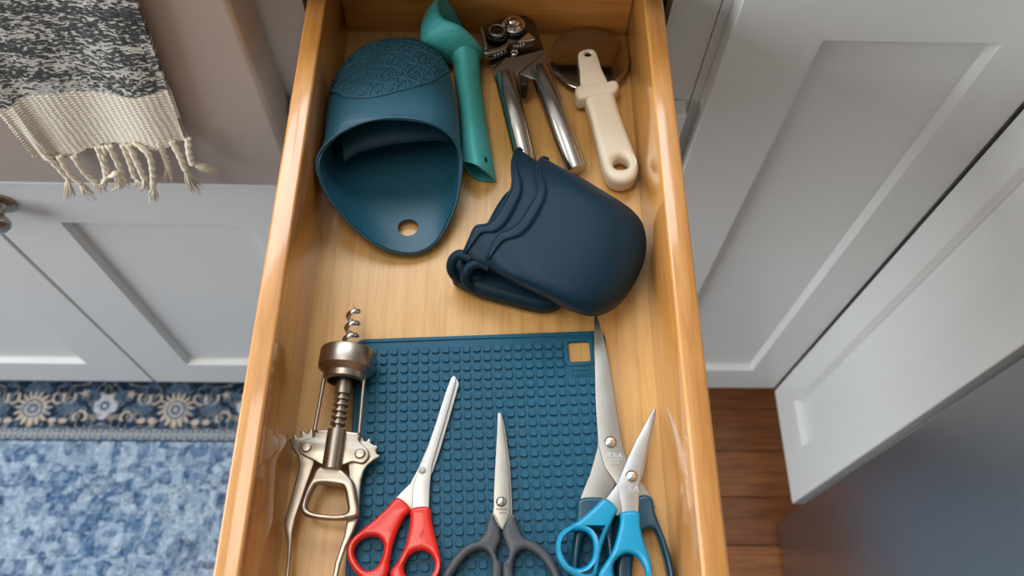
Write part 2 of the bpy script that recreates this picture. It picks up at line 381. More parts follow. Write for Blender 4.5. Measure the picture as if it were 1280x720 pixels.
# counter
ct = thing('countertop', (0, .8, ZT), 'pale stone countertop above the cabinets', 'countertop')
boxes('back_slab', [(-.2, 1.118, .478, 1.118, ZT+.0005, ZT+.032)], COUNTER, ct, .003); boxes('side_slab', [(.462, 1.118, -.6, .4775, ZT+.0005, ZT+.032)], COUNTER, ct, .003)

# ------------------------------------------------------------------ rug
def vnoise(x, y, s, seed):
    r = np.random.RandomState(seed); G = r.rand(256, 256); x = x/s; y = y/s
    xi = np.floor(x).astype(int); yi = np.floor(y).astype(int); fx = x-xi; fy = y-yi
    fx = fx*fx*(3-2*fx); fy = fy*fy*(3-2*fy); g = lambda a, b: G[a % 256, b % 256]
    return (g(xi, yi)*(1-fx)+g(xi+1, yi)*fx)*(1-fy)+(g(xi, yi+1)*(1-fx)+g(xi+1, yi+1)*fx)*fy
def fbm(x, y, s, seed): return (vnoise(x, y, s, seed)+.5*vnoise(x, y, s/2, seed+1)+.25*vnoise(x, y, s/4, seed+2))/1.75
def L3(*c): return np.array(lin(*c)[:3])
def sst(a, b, x): t = np.clip((x-a)/(b-a), 0, 1); return t*t*(3-2*t)
RX0, RX1, RY0, RY1 = -1.22, .36, -.20, .545
nx, ny = int((RX1-RX0)/.0018), int((RY1-RY0)/.0018)
X, Y = np.meshgrid(np.linspace(RX0, RX1, nx), np.linspace(RY0, RY1, ny), indexing='ij')
wx = X + .006*(fbm(X, Y, .03, 5)-.5); wy = Y + .006*(fbm(X, Y, .03, 9)-.5)
def rug_pattern():
    base = np.zeros(X.shape+(3,))
    navy, blue, mid, light, cream, mauve = L3(30, 44, 62), L3(60, 112, 160), L3(104, 150, 190), L3(176, 200, 222), L3(196, 182, 164), L3(112, 122, 146)
    def put(mask, col, a=1.0):
        nonlocal base; mk = (mask*a)[..., None]; base = base*(1-mk) + col*mk
    # field
    t = fbm(X, Y, .16, 21); base = L3(104, 118, 146)*(1-sst(.3, .6, t))[..., None] + L3(66, 112, 158)*sst(.3, .6, t)[..., None]
    put(sst(.45, .7, fbm(X, Y, .10, 33)), mid, .6)
    xm = np.abs(wx + .55)
    def ornament(px_, py_, ox, oy, sc, sd):             # four-fold mirrored motif in a repeating cell
        cx_ = np.floor((wx+ox)/px_); cy_ = np.floor((wy+oy)/py_); fx = np.abs(((wx+ox) % px_)-px_/2); fy = np.abs(((wy+oy) % py_)-py_/2)
        return vnoise(fx+cx_*.531, fy+cy_*.417, sc, sd)
    for (px_, py_, ox, oy, sc, sd, al) in ((.150, .120, .0, .02, .019, 201, .85), (.096, .078, .03, .01, .0125, 205, .6), (.060, .064, .01, .03, .0085, 209, .3)):
        m_ = ornament(px_, py_, ox, oy, sc, sd); put(sst(.60, .68, m_), light, al); put((1-sst(.02, .06, np.abs(m_-.54))), L3(46, 74, 112), al*.8); put(1-sst(.22, .30, m_), L3(58, 100, 150), al*.8)
    for s, sd, th, al in ((.040, 57, .04, .35),):
        f1 = vnoise(xm, wy, s, sd); put(1-sst(th*.4, th, np.abs(f1-.5)), light, al); put(1-sst(th*.3, th*.8, np.abs(f1-.70)), navy, al*.8)
    rr = np.random.RandomState(4)
    for k in range(60):                                   # flowers
        cx, cy = RX0+rr.rand()*(RX1-RX0), RY0+.03+rr.rand()*.58; R = .011+.017*rr.rand(); n = rr.choice([5, 6, 8])
        d = np.hypot(wx-cx, wy-cy); th = np.arctan2(wy-cy, wx-cx); e = R*(.72+.28*np.cos(n*th+k))
        put(1-sst(.85, 1.0, d/e), light if k % 3 else L3(58, 96, 140), .8); put((1-sst(.08, .18, np.abs(d/e-.62))), navy, .6); put(1-sst(.2, .3, d/e), L3(120, 140, 168))
    for k in range(44):                                   # feathery leaves and serrated bars
        cx, cy = RX0+rr.rand()*(RX1-RX0), RY0+.05+rr.rand()*.55; a = rr.choice([-1, 1])*(.5+.7*rr.rand()); L = .02+.045*rr.rand()
        u = (wx-cx)*math.cos(a)+(wy-cy)*math.sin(a); v = -(wx-cx)*math.sin(a)+(wy-cy)*math.cos(a)
        wd = .009*(1-(u/L)**2); put((np.abs(u) < L)*(1-sst(.7, 1.0, np.abs(v)/np.maximum(wd, 1e-4)))*(.35+.65*(np.sin(u/.0021+np.abs(v)*420) > 0)), light if k % 4 else navy, .75)
    for k in range(70):                                   # small lozenges and hooks
        cx, cy = RX0+rr.rand()*(RX1-RX0), RY0+.02+rr.rand()*.6; R = .004+.006*rr.rand(); d = np.abs(wx-cx)+np.abs(wy-cy)
        put(1-sst(.8, 1.0, d/R), light if k % 2 else L3(52, 84, 124), .8); put(1-sst(.1, .2, np.abs(d/R-1.4)), L3(70, 96, 130), .6)
    wear = sst(.45, .75, fbm(X, Y, .010, 71)); put(wear, L3(122, 156, 190), .55)
    put(sst(.52, .7, vnoise(X, Y, .0042, 73)), L3(168, 188, 206), .18); put(sst(.55, .7, vnoise(X, Y, .005, 77)), L3(62, 88, 118), .2)
    put(sst(.5, .8, fbm(X*3, Y*.4, .012, 75)), L3(150, 178, 206), .25)
    gr = base.mean(-1, keepdims=True); base = base*.78 + gr*.22*np.array([1.0, 1.0, 1.02]); mu = base.mean((0, 1)); base = np.clip(mu + (base-mu)*1.15, .02, .8)*.9
    # guard stripe
    g = (Y > .424) & (Y < .449); base[g] = L3(142, 152, 162)
    ph = ((wx/.019) % 1.0); dv = np.abs(Y-.4365)/.0125; chev = np.abs(ph-.5)*2
    put(g*(1-sst(.12, .22, np.abs(chev-dv))), navy*1.4, .8); put(g*(1-sst(.3, .5, np.abs(ph-.5)*2+dv)), cream, .7)
    for yy in (.4245, .4485): put(1-sst(.0008, .002, np.abs(Y-yy)), navy)
    # main border
    bd = Y >= .449
    put(bd*1.0, navy); put(bd*sst(.5, .7, fbm(X, Y, .02, 81)), L3(44, 68, 94), .6)
    yc = .4865
    xb = np.abs(((wx+.8432+.129) % .258)-.129)
    put(bd*(1-sst(.03, .075, np.abs(vnoise(xb, wy, .013, 85)-.52))), L3(160, 148, 134), .75); put(bd*sst(.66, .76, vnoise(xb, wy, .011, 87)), L3(84, 104, 124), .8)
    for k in range(-2, 6):
        cx = -.8432+.258*k; d = np.hypot(wx-cx, wy-yc+.004); th = np.arctan2(wy-yc, wx-cx); e = .036*(.80+.20*np.cos(16*th))
        put(bd*(1-sst(.9, 1.0, d/e)), cream); put(bd*(1-sst(.03, .08, np.abs(d/.031-.52))), L3(70, 96, 124)); put(bd*(1-sst(.30, .36, d/.031)), L3(88, 112, 140))
        put(bd*(1-sst(.10, .16, d/.031)), cream); put(bd*(d/.031 > .55)*(d/e < .95)*(1-sst(.1, .3, np.abs(np.sin(7*th)))), L3(110, 124, 140), .7)
        # palmette half way
        cx2 = cx+.129; dx = np.abs(wx-cx2); dy = wy-yc
        pal = np.hypot(dx/.022, (dy-.004)/.026); put(bd*(1-sst(.85, 1.0, pal+.22*np.cos(dx/.0042)*np.cos(dy/.005))), L3(186, 188, 192)); put(bd*(1-sst(.3, .45, pal)), L3(66, 98, 132)); put(bd*(1-sst(.12, .2, pal)), cream)
        for sx in (.042, .068, .088):
            d3 = np.hypot(dx-sx, (dy+.018*math.copysign(1, .06-sx))); put(bd*(1-sst(.0015, .003, np.abs(d3-.011)))*(dy*math.copysign(1, .06-sx) > -.026), cream, .9)
            d4 = np.hypot((dx-sx)/1.3, dy-.026*math.copysign(1, .06-sx)); put(bd*(1-sst(.8, 1.1, d4/(.008*(.7+.3*np.cos(5*np.arctan2(dy-.026, dx-sx)))))), cream, .9)
        d5 = np.hypot((dx-.066)/.020, (dy)/.015); put(bd*(1-sst(.8, 1.0, d5+.45*np.sin(dx/.0021)*np.sin(dy/.0021))), L3(92, 110, 128), .8)
    put(bd*sst(.55, .8, fbm(X, Y, .008, 91)), L3(80, 100, 124), .5)
    put((Y > .537)*1.0, L3(90, 98, 104))
    # weave streaks
    base *= (.86+.28*vnoise(X, Y, .0024, 99))[..., None]
    return np.clip(base, 0, 1)
RZ = ZF+.0065 + .0006*vnoise(X, Y, .003, 3); RZ[0, :] = RZ[-1, :] = ZF+.0003; RZ[:, 0] = RZ[:, -1] = ZF+.0003
tag(fast_grid('patterned_rug', X, Y, RZ, rug_pattern(), RUG), 'faded blue Persian-style rug with navy floral border on the floor', 'rug')

# ------------------------------------------------------------------ towel
tw = thing('hand_towel', (-.35, .452, -.07), 'black and cream marled towel with a cream fringed hem hanging on the sink', 'towel')
nu_, nv_ = 330, 480
U, Vv = np.meshgrid(np.linspace(0, 1, nu_), np.linspace(0, 1, nv_), indexing='ij')
YT = .4475
def tp(px, py): p = aty(px, py, YT); return p[0], p[2]
botpx = [(3, 128), (24, 160), (45, 191), (60, 196), (85, 198), (108, 189), (148, 181), (191, 181), (220, 177), (231, 172)]
bot = catmull([tp(*p) for p in botpx[2:]], 40, False); bl = np.linspace(0, 1, len(bot))
bx = np.interp(U, bl, bot[:, 0]); bz = np.interp(U, bl, bot[:, 1])
xl0 = tp(3, 128)[0]+.004; topz = .16
xL = -.418 + .0*Vv; xT = -.419 + (U)*(.419-.255)
zz = topz + (bz-topz)*Vv; xx = xT + (bx-xT)*Vv**1.0
rip = .0035*np.sin(U*7.5+.6+1.2*Vv)*(.35+.65*Vv) + .0022*np.sin(U*17+2*Vv)*Vv
grayv = sst(-.004, .0, zz - (np.interp(U, [0, .1, .26, .45, .75, 1], [tp(p[0], p[1])[1] for p in ((20, 128), (43, 131), (87, 119), (120, 116), (159, 116), (211, 108))])))
zw = zz + .0007*np.sin(xx/.0021) + .0016*(vnoise(xx, zz, .012, 13)-.5)
dn = vnoise(xx/3.2, zw, .00115, 11); dn2 = vnoise(xx/1.8, zw, .0009, 17); fr = (zw/.0023) % 1.0
band = vnoise(xx*.10, zz, .009, 29)
dark = sst(.41, .52, .62*dn+.38*dn2 + .34*(band-.5))
col = np.zeros(U.shape+(3,)); lightc, darkc, greyc, crm = L3(205, 203, 194), L3(20, 23, 30), L3(150, 152, 150), L3(230, 222, 206)
g1 = lightc*(1-dark)[..., None]+darkc*dark[..., None]
g1 = g1*.80 + greyc*.20*(.4+1.0*vnoise(xx, zz, .0016, 41))[..., None]
zig = np.abs(((xx/.0056+.25*vnoise(xx, zz, .01, 47)) % 1)-.5)*2; hb = np.sin((zz/.0031+zig*.42)*2*math.pi)
cr = crm*(.94+.06*(vnoise(xx, zz, .0012, 43)-.5))[..., None]
col = g1*grayv[..., None]+cr*(1-grayv)[..., None]
bumpz = grayv*.0011*(np.sin(fr*math.pi))*(.4+dn) + (1-grayv)*.0015*hb
yy = YT - rip - bumpz
fold = .006*np.exp(-((U-.16)/.05)**2)*sst(.5, .9, Vv); yy -= fold
tf = fast_grid('cloth', xx, yy, zz, np.clip(col, 0, 1), TOWEL, tw); solidify(tf, .0035, 1.0)
# the part laid over the sink edge
ov = []
for a in np.linspace(0, 1, 12):
    ang = a*math.pi; ov.append((YT+.034-.034*math.cos(ang), .160+.008*math.sin(ang)))
ov += [(YT+.072, .1)]
VV = [(x, y, z) for (y, z) in ov for x in np.linspace(-.419, -.255, 20)]
o = mesh('top_fold', VV, grid_faces(len(ov), 20), YARN, tw); solidify(o, .0035, 1)
def tassel(pts, tuft, seed):
    r = random.Random(seed)
    P = catmull([tuple(aty(x, y, YT-.004-d)) for (x, y, d) in pts], 8, False)
    gs = []; n = len(P)
    for s in (0, 1):
        Q = []
        for i, p in enumerate(P):
            a = i*.85+s*math.pi; Q.append((p[0]+.0014*math.cos(a), p[1]+.0014*math.sin(a), p[2]))
        gs.append(tube_geo(Q, .0019, 7))
    e = P[-1]; sp = []
    k = lathe_geo(e+np.array((0, 0, .0026)), (0, 0, -1), [(0, .0012), (.0012, .0027), (.0026, .0032), (.004, .0027), (.0052, .0012)], 10)
    gs.append(k); d = np.array(aty(tuft[0], tuft[1], YT-.004)) - e
    for i in range(26):
        q = e + d*(.8+.4*r.random()) + np.array((r.uniform(-1, 1)*.0055, r.uniform(-1, 1)*.004, r.uniform(-1, 1)*.002)); m_ = (e+q)/2+np.array((r.uniform(-1, 1)*.002, r.uniform(-1, 1)*.002, 0))
        gs.append(tube_geo([e, m_, q], [.0008, .0006, .0003], 5))
    v, f = join(gs); return mesh('tassel', v, f, YARN, tw)
c7 = lambda x, y, d=.0: (x/2.768, y/2.768, d)
for i, (pts, tf_) in enumerate([
    ([c7(155, 532), c7(190, 565), c7(232, 612)], c7(242, 680)), ([c7(205, 540), c7(240, 598), c7(275, 630)], c7(312, 676)),
    ([c7(255, 540), c7(290, 592), c7(328, 628)], c7(352, 655)), ([c7(338, 508), c7(360, 570), c7(368, 612)], c7(352, 645)),
    ([c7(362, 505), c7(362, 560), c7(378, 605), c7(400, 600, .004)], c7(428, 640)), ([c7(378, 505), c7(410, 570), c7(430, 625)], c7(400, 655)),
    ([c7(425, 500), c7(450, 560), c7(465, 610)], c7(490, 640)), ([c7(445, 500), c7(478, 570, .004), c7(498, 615, .004)], c7(500, 655)),
    ([c7(468, 492), c7(515, 535, .006), c7(528, 590, .006), c7(530, 640, .006)], c7(530, 695)), ([c7(552, 495), c7(572, 545), c7(582, 575)], c7(585, 618)),
    ([c7(595, 490), c7(622, 540, .003), c7(640, 585, .004)], c7(680, 655)), ([c7(650, 480), c7(655, 530, .003), c7(665, 565, .004)], c7(735, 592))]):
    tassel(pts, tf_, 100+i)

# ------------------------------------------------------------------ the open drawer
dw = thing('kitchen_drawer', (-.0125, .27, 0), 'open varnished maple drawer pulled out of the cabinet and full of kitchen tools', 'drawer')
TS = .0148
box('side_board', DL-TS, DL, DF, DB+TS, -.014, RIM, MAPLE_SIDE, dw, .002, 3); box('side_board', DR, DR+TS+.0008, DF, DB+TS, -.014, RIM, MAPLE_SIDE, dw, .002, 3)
box('back_board', DL, DR, DB, DB+TS, -.014, RIM-.001, MAPLE_X, dw, .0012, 2); box('front_board', DL, DR, DF, DF+TS, -.014, RIM-.001, MAPLE_X, dw, .0012, 2)
box('bottom_board', DL-.006, DR+.006, DF+.004, DB+.006, -.006, 0, MAPLE_Y, dw)
shaker('drawer_front', (-.199, -.0205, -.055), (1, 0, 0), (0, -1, 0), .3755, .15, .04, PAINT, dw)
for x in (DL-TS-.0115, DR+TS+.0015): box('slide', x, x+.01, .02, DB+.2, .0, .03, STEEL, dw)
def spot(px, py): 
    p = at(px, py, .0004); return p

# ------------------------------------------------------------------ silicone mat
mt_ang = math.radians(2.85); ex = np.array([math.cos(mt_ang), math.sin(mt_ang)]); ey = np.array([math.sin(mt_ang), -math.cos(mt_ang)])
n0 = at(479.6, 439.7, .004)[:2]; PX, PY = .00738, .00708
def mp(i, j): return n0 + ex*PX*i + ey*PY*j
mw = thing('silicone_mat', (float(mp(9.5, 11)[0]), float(mp(9.5, 11)[1]), 0.0), 'dark blue square silicone mat with raised nubs and a cut-out corner in the drawer', 'mat')
def rrect(i0, i1, j0, j1, r, n=6):
    P = []
    for (ci, cj, a0) in ((i1-r, j1-r, 0), (i0+r, j1-r, 90), (i0+r, j0+r, 180), (i1-r, j0+r, 270)):
        for k in range(n+1):
            a = math.radians(a0+90*k/n); P.append(mp(ci+r*math.cos(a), cj+r*math.sin(a)))
    return P
hole = rrect(17.95, 20.05, -.42, 1.78, .25)
plate('sheet', [rrect(-2.75, 21.65, -1.5, 22.8, .9), hole], .0003, .0028, MATB, mw, .0004, world=True)
plate('border', [rrect(-2.75, 21.65, -1.5, 22.8, .9), rrect(-2.35, 21.25, -1.1, 22.4, .6)], .0025, .0037, MATB, mw, .0004, world=True)
plate('hole_rim', [rrect(17.5, 20.5, -.85, 2.25, .6), rrect(17.92, 20.08, -.45, 1.81, .3)], .0025, .0036, MATB, mw, .0004, world=True)
bm = bmesh.new(); vs = bmesh.ops.create_cube(bm, size=1)['verts']
for v in vs: v.co = Vector((v.co.x*.0054*(.9 if v.co.z > 0 else 1), v.co.y*.0052*(.9 if v.co.z > 0 else 1), v.co.z*.0017))
bmesh.ops.bevel(bm, geom=[e for e in bm.edges if abs(e.verts[0].co.z-e.verts[1].co.z) > 1e-4], offset=.0007, segments=2, affect='EDGES')
nub_me = bpy.data.meshes.new('nub'); bm.to_mesh(nub_me); bm.free(); nub_me.materials.append(NUB)
cells = [(i, j) for j in range(0, 23) for i in range(-1, 21) if not (i >= 18 and j <= 3)]
def proj(p):
    q = RM.T @ (np.array([p[0], p[1], .004])-CP); return 640+F*q[0]/-q[2], 360-F*q[1]/-q[2]
def covered(px, py):
    if py > 722: return True
    for (x0, y0, x1, y1, r) in ((565, 475, 525, 600, 12), (525, 600, 470, 660, 14), (528, 600, 528, 680, 13), (625, 520, 627, 640, 9), (627, 645, 627, 720, 22), (745, 400, 752, 600, 12), (745, 640, 765, 720, 22), (430, 440, 470, 450, 12), (452, 560, 440, 660, 14), (415, 470, 470, 470, 10)):
        dx, dy = x1-x0, y1-y0; t = max(0, min(1, ((px-x0)*dx+(py-y0)*dy)/(dx*dx+dy*dy)))
        if math.hypot(px-x0-t*dx, py-y0-t*dy) < r: return True
    return False
cells.sort(key=lambda c: (covered(*proj(mp(*c))), -proj(mp(*c))[1]))
for (i, j) in cells[:300]:
    p = mp(i, j); o = bpy.data.objects.new('nub', nub_me); COL.objects.link(o); o.parent = mw
    o.location = Vector((p[0], p[1], .0035)) - wl(mw); o.rotation_euler = (0, 0, mt_ang)
gs = []
for (i, j) in cells[300:]:
    p = mp(i, j); rot = Matrix.Rotation(mt_ang, 3, 'Z'); gs.append(([rot @ v.co + Vector((p[0], p[1], .0035)) for v in nub_me.vertices], [tuple(f.vertices) for f in nub_me.polygons]))
v, f = join(gs); o = mesh('further_nubs', v, f, NUB, mw, smooth=False); o['kind'] = 'stuff'
# emblem below the cut-out
def text_mesh(name, s, c, z, size, ang, mat, parent, ext=.00015, sx=1.0):
    cu = bpy.data.curves.new(name, 'FONT'); cu.body = s; cu.size = size; cu.align_x = 'CENTER'; cu.align_y = 'CENTER'; cu.extrude = ext; cu.offset = size*.018
    ob = bpy.data.objects.new('tmp', cu); COL.objects.link(ob); dg = bpy.context.evaluated_depsgraph_get(); me = bpy.data.meshes.new_from_object(ob.evaluated_get(dg)); me.name = name
    bpy.data.objects.remove(ob)
    me.transform(Matrix.Translation((c[0], c[1], z)) @ Matrix.Rotation(ang, 4, 'Z') @ Matrix.Diagonal((sx, 1, 1, 1))); return link(name, me, mat, parent, smooth=False)
plate('emblem_frame', [rrect(18.02, 20.2, 2.62, 3.42, .06), rrect(18.12, 20.1, 2.72, 3.32, .06)], .0026, .0033, NUB, mw, .0002, world=True)
oval = [mp(19.11+.92*math.cos(a), 3.02+.27*math.sin(a)) for a in np.linspace(0, 2*math.pi, 28)[:-1]]
plate('emblem_oval', [oval], .0026, .0032, MATB, mw, .0002, world=True)
text_mesh('emblem_letters', 'IKEA', mp(19.11, 3.02), .0033, .0040, mt_ang, NUB, mw, .0003, 1.15)

# ------------------------------------------------------------------ scissors
def screw(px, py, z, r, parent, mat=CHROME, k=0, y0=0):
    p = att(px, py, z, k, y0); return lathe('screw', p-np.array((0, 0, .0025)), (0, 0, 1), [(0, r*.9), (.0024, r), (.0032, r*.93), (.0042, r*.6), (.0046, .0002)], mat, parent, 24)
# red
s = thing('scissors', tuple(at(510, 640, .004)), 'red-handled scissors lying on the blue mat beside the corkscrew', 'scissors', 'scissors in the drawer')
plate('blade', [[(571, 473), (574, 480), (567, 505), (551, 560), (541, 590), (531, 608), (517, 636), (508, 640), (488, 630), (500, 617), (513, 604), (523, 585), (540, 545), (560, 495)]], .0056, .0068, BLADE, s, .0003)
plate('blade', [[(564, 472), (567, 469.5), (570, 471), (570.5, 476), (565, 496), (555, 531), (545, 565), (540.5, 580), (537.5, 605), (536, 642), (516, 642), (515, 618), (517, 603), (523, 589), (532, 566), (545, 528), (557, 490)]], .0069, .0083, BLADE, s, .0004)
plate('handle', [[(497, 621), (513, 635), (505, 645), (496, 663), (490, 681), (486, 701), (484, 716), (476, 729), (460, 729), (446, 718), (436, 703), (433, 690), (436, 677), (448, 664), (467, 649), (484, 633)],
                 [(441, 688), (447, 676), (459, 669.5), (471, 670), (478, 677), (479, 687), (476, 698), (470, 708), (462, 712.5), (454, 711), (446, 702)]], .0045, .0135, RED, s, .0028, 5, res=4)
plate('handle', [[(514, 634.5), (536, 633), (539, 649), (544, 670), (549, 690), (551, 703), (547, 718), (535, 731), (518, 735), (500, 731), (488, 722), (488, 713), (497, 701), (505, 684), (510, 665), (512.5, 648)],
                 [(504, 710), (506, 701), (511.5, 692.5), (520, 687.5), (530, 687), (538, 692), (543, 702), (542.5, 712), (536, 721), (522, 725), (508, 721)]], .0045, .0142, RED, s, .0028, 5, res=4)
screw(528, 588, .0083, .0024, s, CORE)
for L in ([(524, 667), (526, 663), (529, 661.5), (530, 664), (528.5, 668), (527.5, 673), (525.5, 673), (527, 668), (527, 665.5), (525.5, 667), (525, 671), (524, 671)], [(525, 679), (528, 678), (528, 680), (525, 680.5)]):
    plate('raised_glint', [L], .0140, .0147, RED, s, .0002)  # outline of a glint on the handle, raised in red plastic
# charcoal
s = thing('scissors', tuple(at(627, 650, .004)), 'charcoal grey-handled scissors with narrow blades lying in the middle of the mat', 'scissors', 'scissors in the drawer')
plate('blade', [[(624, 518), (628, 520), (631, 533), (637.5, 578), (640, 622), (641, 655), (622, 660), (612, 655), (616, 640), (621, 600)]], .0056, .0068, BLADE_B, s, .0003)
plate('blade', [[(622, 517), (624.5, 515), (627, 517), (629, 533), (635, 578), (637, 610), (637.8, 630), (637.5, 642), (627.5, 663), (617, 641), (617, 620), (618.5, 587), (621, 542)]], .0070, .0084, BLADE_B, s, .0004)
plate('handle', [[(615, 640), (619, 648), (625, 661), (625.6, 674), (621.5, 684), (620, 692), (623, 699), (627, 703), (627.4, 720), (624, 735), (612, 748), (592, 756), (570, 756), (555, 747), (550, 732), (555, 714), (565, 698), (577, 685), (589, 677.5), (599, 674), (605.5, 664), (610, 648)],
                 [(561, 728), (572, 709), (584, 694), (596, 687), (606, 687), (612.5, 694), (614.6, 704), (613, 722), (604, 739), (587, 746), (568, 743)]], .0045, .0128, GREY, s, .0026, 5, res=4)
plate('handle', [[(641, 641), (645, 648), (650, 662), (656, 671.5), (668, 676), (680, 684), (691, 696), (701, 716), (706, 734), (701, 748), (686, 756), (664, 756), (644, 748), (631, 735), (628.4, 720), (628.6, 703), (632, 700), (635.2, 693), (634.5, 685), (630.5, 674), (628, 662), (636, 648)],
                 [(642, 718), (642, 704), (646, 692), (653, 686), (662, 687), (675, 696), (688, 714), (693, 730), (686, 743), (668, 746), (650, 738)]], .0045, .0128, GREY, s, .0026, 5, res=4)
screw(626.5, 627, .0086, .0035, s)
for i in range(8): plate('etched_mark', [[(620.2+i*1.75, 635.2), (621.3+i*1.75, 635.2), (621.3+i*1.75, 637.6), (620.2+i*1.75, 637.6)]], .0083, .00848, ETCHD, s, .00002)
for i in range(5): plate('etched_mark', [[(624.2+i*1.7, 640), (625.2+i*1.7, 640), (625.2+i*1.7, 642), (624.2+i*1.7, 642)]], .0083, .00848, ETCHD, s, .00002)
# deep teal, large
s = thing('scissors', tuple(at(770, 630, .003)), 'large deep teal-handled scissors lying underneath the sky blue scissors', 'scissors', 'scissors in the drawer')
plate('blade', [[(744, 398), (748, 440), (747, 520), (747, 560), (738, 592), (725, 624), (722, 636), (756, 636), (768, 608), (775, 596), (768, 540), (755, 440)]], .0062, .0078, BLADE_B, s, .0003)
plate('blade', [[(742.5, 398), (744.5, 394), (747, 396), (753, 416), (760, 445), (767, 485), (772, 518), (778.5, 558), (786, 578), (799, 598), (816, 622), (820, 634), (797, 636), (772, 606), (756, 583), (748, 556), (744.5, 505), (743, 440)]], .0080, .0098, BLADE_B, s, .0005)
plate('handle', [[(725, 622.5), (758, 622.5), (768, 640), (767, 668), (769, 700), (771, 740), (764, 766), (742, 776), (722, 766), (714, 735), (714.5, 700), (717, 672), (721, 642)],
                 [(727, 680), (735, 664), (748, 662), (757, 676), (759, 710), (756, 745), (742, 757), (728, 748), (723, 715)]], .0042, .0138, DEEP, s, .0026, 4, res=4)
plate('handle', [[(797, 621), (814.5, 620.5), (820, 641), (828, 662), (838, 690), (845, 720), (849, 750), (840, 772), (815, 780), (788, 770), (774, 745), (771, 715), (774, 690), (784, 655)],
                 [(798, 680), (804, 664), (815, 660), (822, 668), (831, 697), (836, 727), (833, 752), (815, 764), (796, 756), (791, 730), (792, 702)]], .0042, .0142, DEEP, s, .0026, 4, res=4)
screw(763, 552, .0101, .0042, s)
pA = at(768, 566.5, .0098)
text_mesh('etched_letters', 'IKEA', at(767.5, 569, .0098), .00985, .0046, math.radians(-6), ETCH, s, .00003, 1.2)
for q, yy in ((0, 573.5), (1, 577.5)):
    for i in range(7): plate('etched_mark', [[(761+i*2.1-q*1.5, yy), (762.3+i*2.1-q*1.5, yy), (762.3+i*2.1-q*1.5, yy+1.9), (761+i*2.1-q*1.5, yy+1.9)]], .0097, .00988, ETCH, s, .00002)
# sky blue, resting on the large pair
s = thing('scissors', tuple(at(770, 650, .015)), 'sky blue-handled scissors lying on top of the large deep teal pair', 'scissors', 'scissors in the drawer')
K = -.072; Y0 = float(at(780, 640, .015)[1])
plate('blade', [[(819, 510), (820.5, 516), (812, 552), (804, 592), (797, 612), (783, 634), (772, 645), (752, 632), (762, 618), (775, 600), (790, 570)]], .0135, .0150, BLADE, s, .0003, k=K, y0=Y0)
plate('blade', [[(817.5, 511), (820, 507.5), (820, 513), (811, 550), (802, 589), (799.5, 605), (798, 646), (778.5, 646), (775, 622), (772, 607), (776, 595), (785, 573), (796, 549), (808, 527)]], .0151, .0166, BLADE, s, .0004, k=K, y0=Y0)
plate('handle', [[(757, 622), (772, 635), (767, 648), (758.5, 667), (752, 687), (748.5, 707), (745, 720), (733, 724), (719, 719), (706, 710), (697.5, 697), (695, 682), (699, 668), (710, 658), (727, 647), (743, 633)],
                 [(701.5, 682), (705, 669), (717, 662.5), (731, 662.5), (740, 670), (743, 682), (741, 696), (733, 706.5), (721.5, 709.5), (709.5, 702.5)]], .0142, .0225, SKY, s, .0027, 5, k=K, y0=Y0, res=4)
plate('handle', [[(778, 639), (799, 639), (801.5, 658), (807, 680), (813.5, 698), (816, 714), (812, 727), (798, 737), (778, 738), (760, 733), (750, 725), (749, 716), (755, 706), (765, 690), (771.5, 672), (776, 652)],
                 [(766.5, 713), (769, 702), (777, 693.5), (787, 690.5), (797, 694.5), (804.5, 704), (808.5, 716), (803, 727), (788, 731), (772, 727)]], .0142, .0230, SKY, s, .0027, 5, k=K, y0=Y0, res=4)
screw(789.5, 595, .0168, .0041, s, k=K, y0=Y0)
pz = att(786.5, 611, .0166, K, Y0); text_mesh('etched_letters', 'IKEA', pz, pz[2]+.0003, .0058, math.radians(-4), ETCH, s, .00005, 1.1)

# ------------------------------------------------------------------ winged corkscrew
ZC = .0195
cs = thing('corkscrew', tuple(at(420, 560, 0)), 'satin nickel winged corkscrew lying with its levers down along the drawer side', 'corkscrew')
A = at(412, 600, ZC); B = at(436, 440, ZC); ax = Vector(B-A).normalized(); sd = Vector((ax.y, -ax.x, 0)); upv = Vector((0, 0, 1))
def axp(px, py): 
    p = Vector(at(px, py, ZC)); return (p-Vector(A)).dot(ax)
def O(d, s_=0, z=0): return Vector(A) + ax*d + sd*s_ + upv*z
rb = (Vector(at(401, 446, ZC))-Vector(at(470, 450, ZC))).length/2
rb = min(rb, .0193)
dB = axp(434, 459)
bell = [(-.011, rb*.62), (-.010, rb*.74), (-.006, rb*.76), (-.002, rb*.99), (.000, rb), (.0105, rb), (.0115, rb*.97), (.012, rb*.88), (.012, rb*.3), (.004, rb*.28), (.004, rb*.55), (-.004, rb*.58), (-.011, rb*.60)]
v, f = lathe_geo(O(dB), ax, bell, 56, cap=False); f += [((len(bell)-1)*56+j, (len(bell)-1)*56+(j+1) % 56, (j+1) % 56, j) for j in range(56)]
mesh('bell', v, f, NICKEL, cs, sharp=40)
hp = []
d0 = dB+.004; d1 = axp(443, 383)
for i in range(90):
    t = i/89; a = -t*2*math.pi*4.6+1.2; r = .0041*(1 if t < .86 else 1-.75*(t-.86)/.14); hp.append(O(d0+(d1-d0)*t, r*math.cos(a), r*math.sin(a)))
tube('worm', hp, [.0018]*80+[.0018*(1-i/10)+.0002 for i in range(10)], CHROME, cs, 10)
dP = axp(422, 540)
for sg in (-1, 1):
    tube('frame_rod', [O(dB-.006, sg*rb*.70, .002), O(dP, sg*.0148, .0)], .0013, NICKEL, cs, 8)
dC = axp(428, 494)
prof = [(dP-.002, .0030), (dP+.004, .0030)]; n_r = 5; step = (dC-dP-.004)/n_r
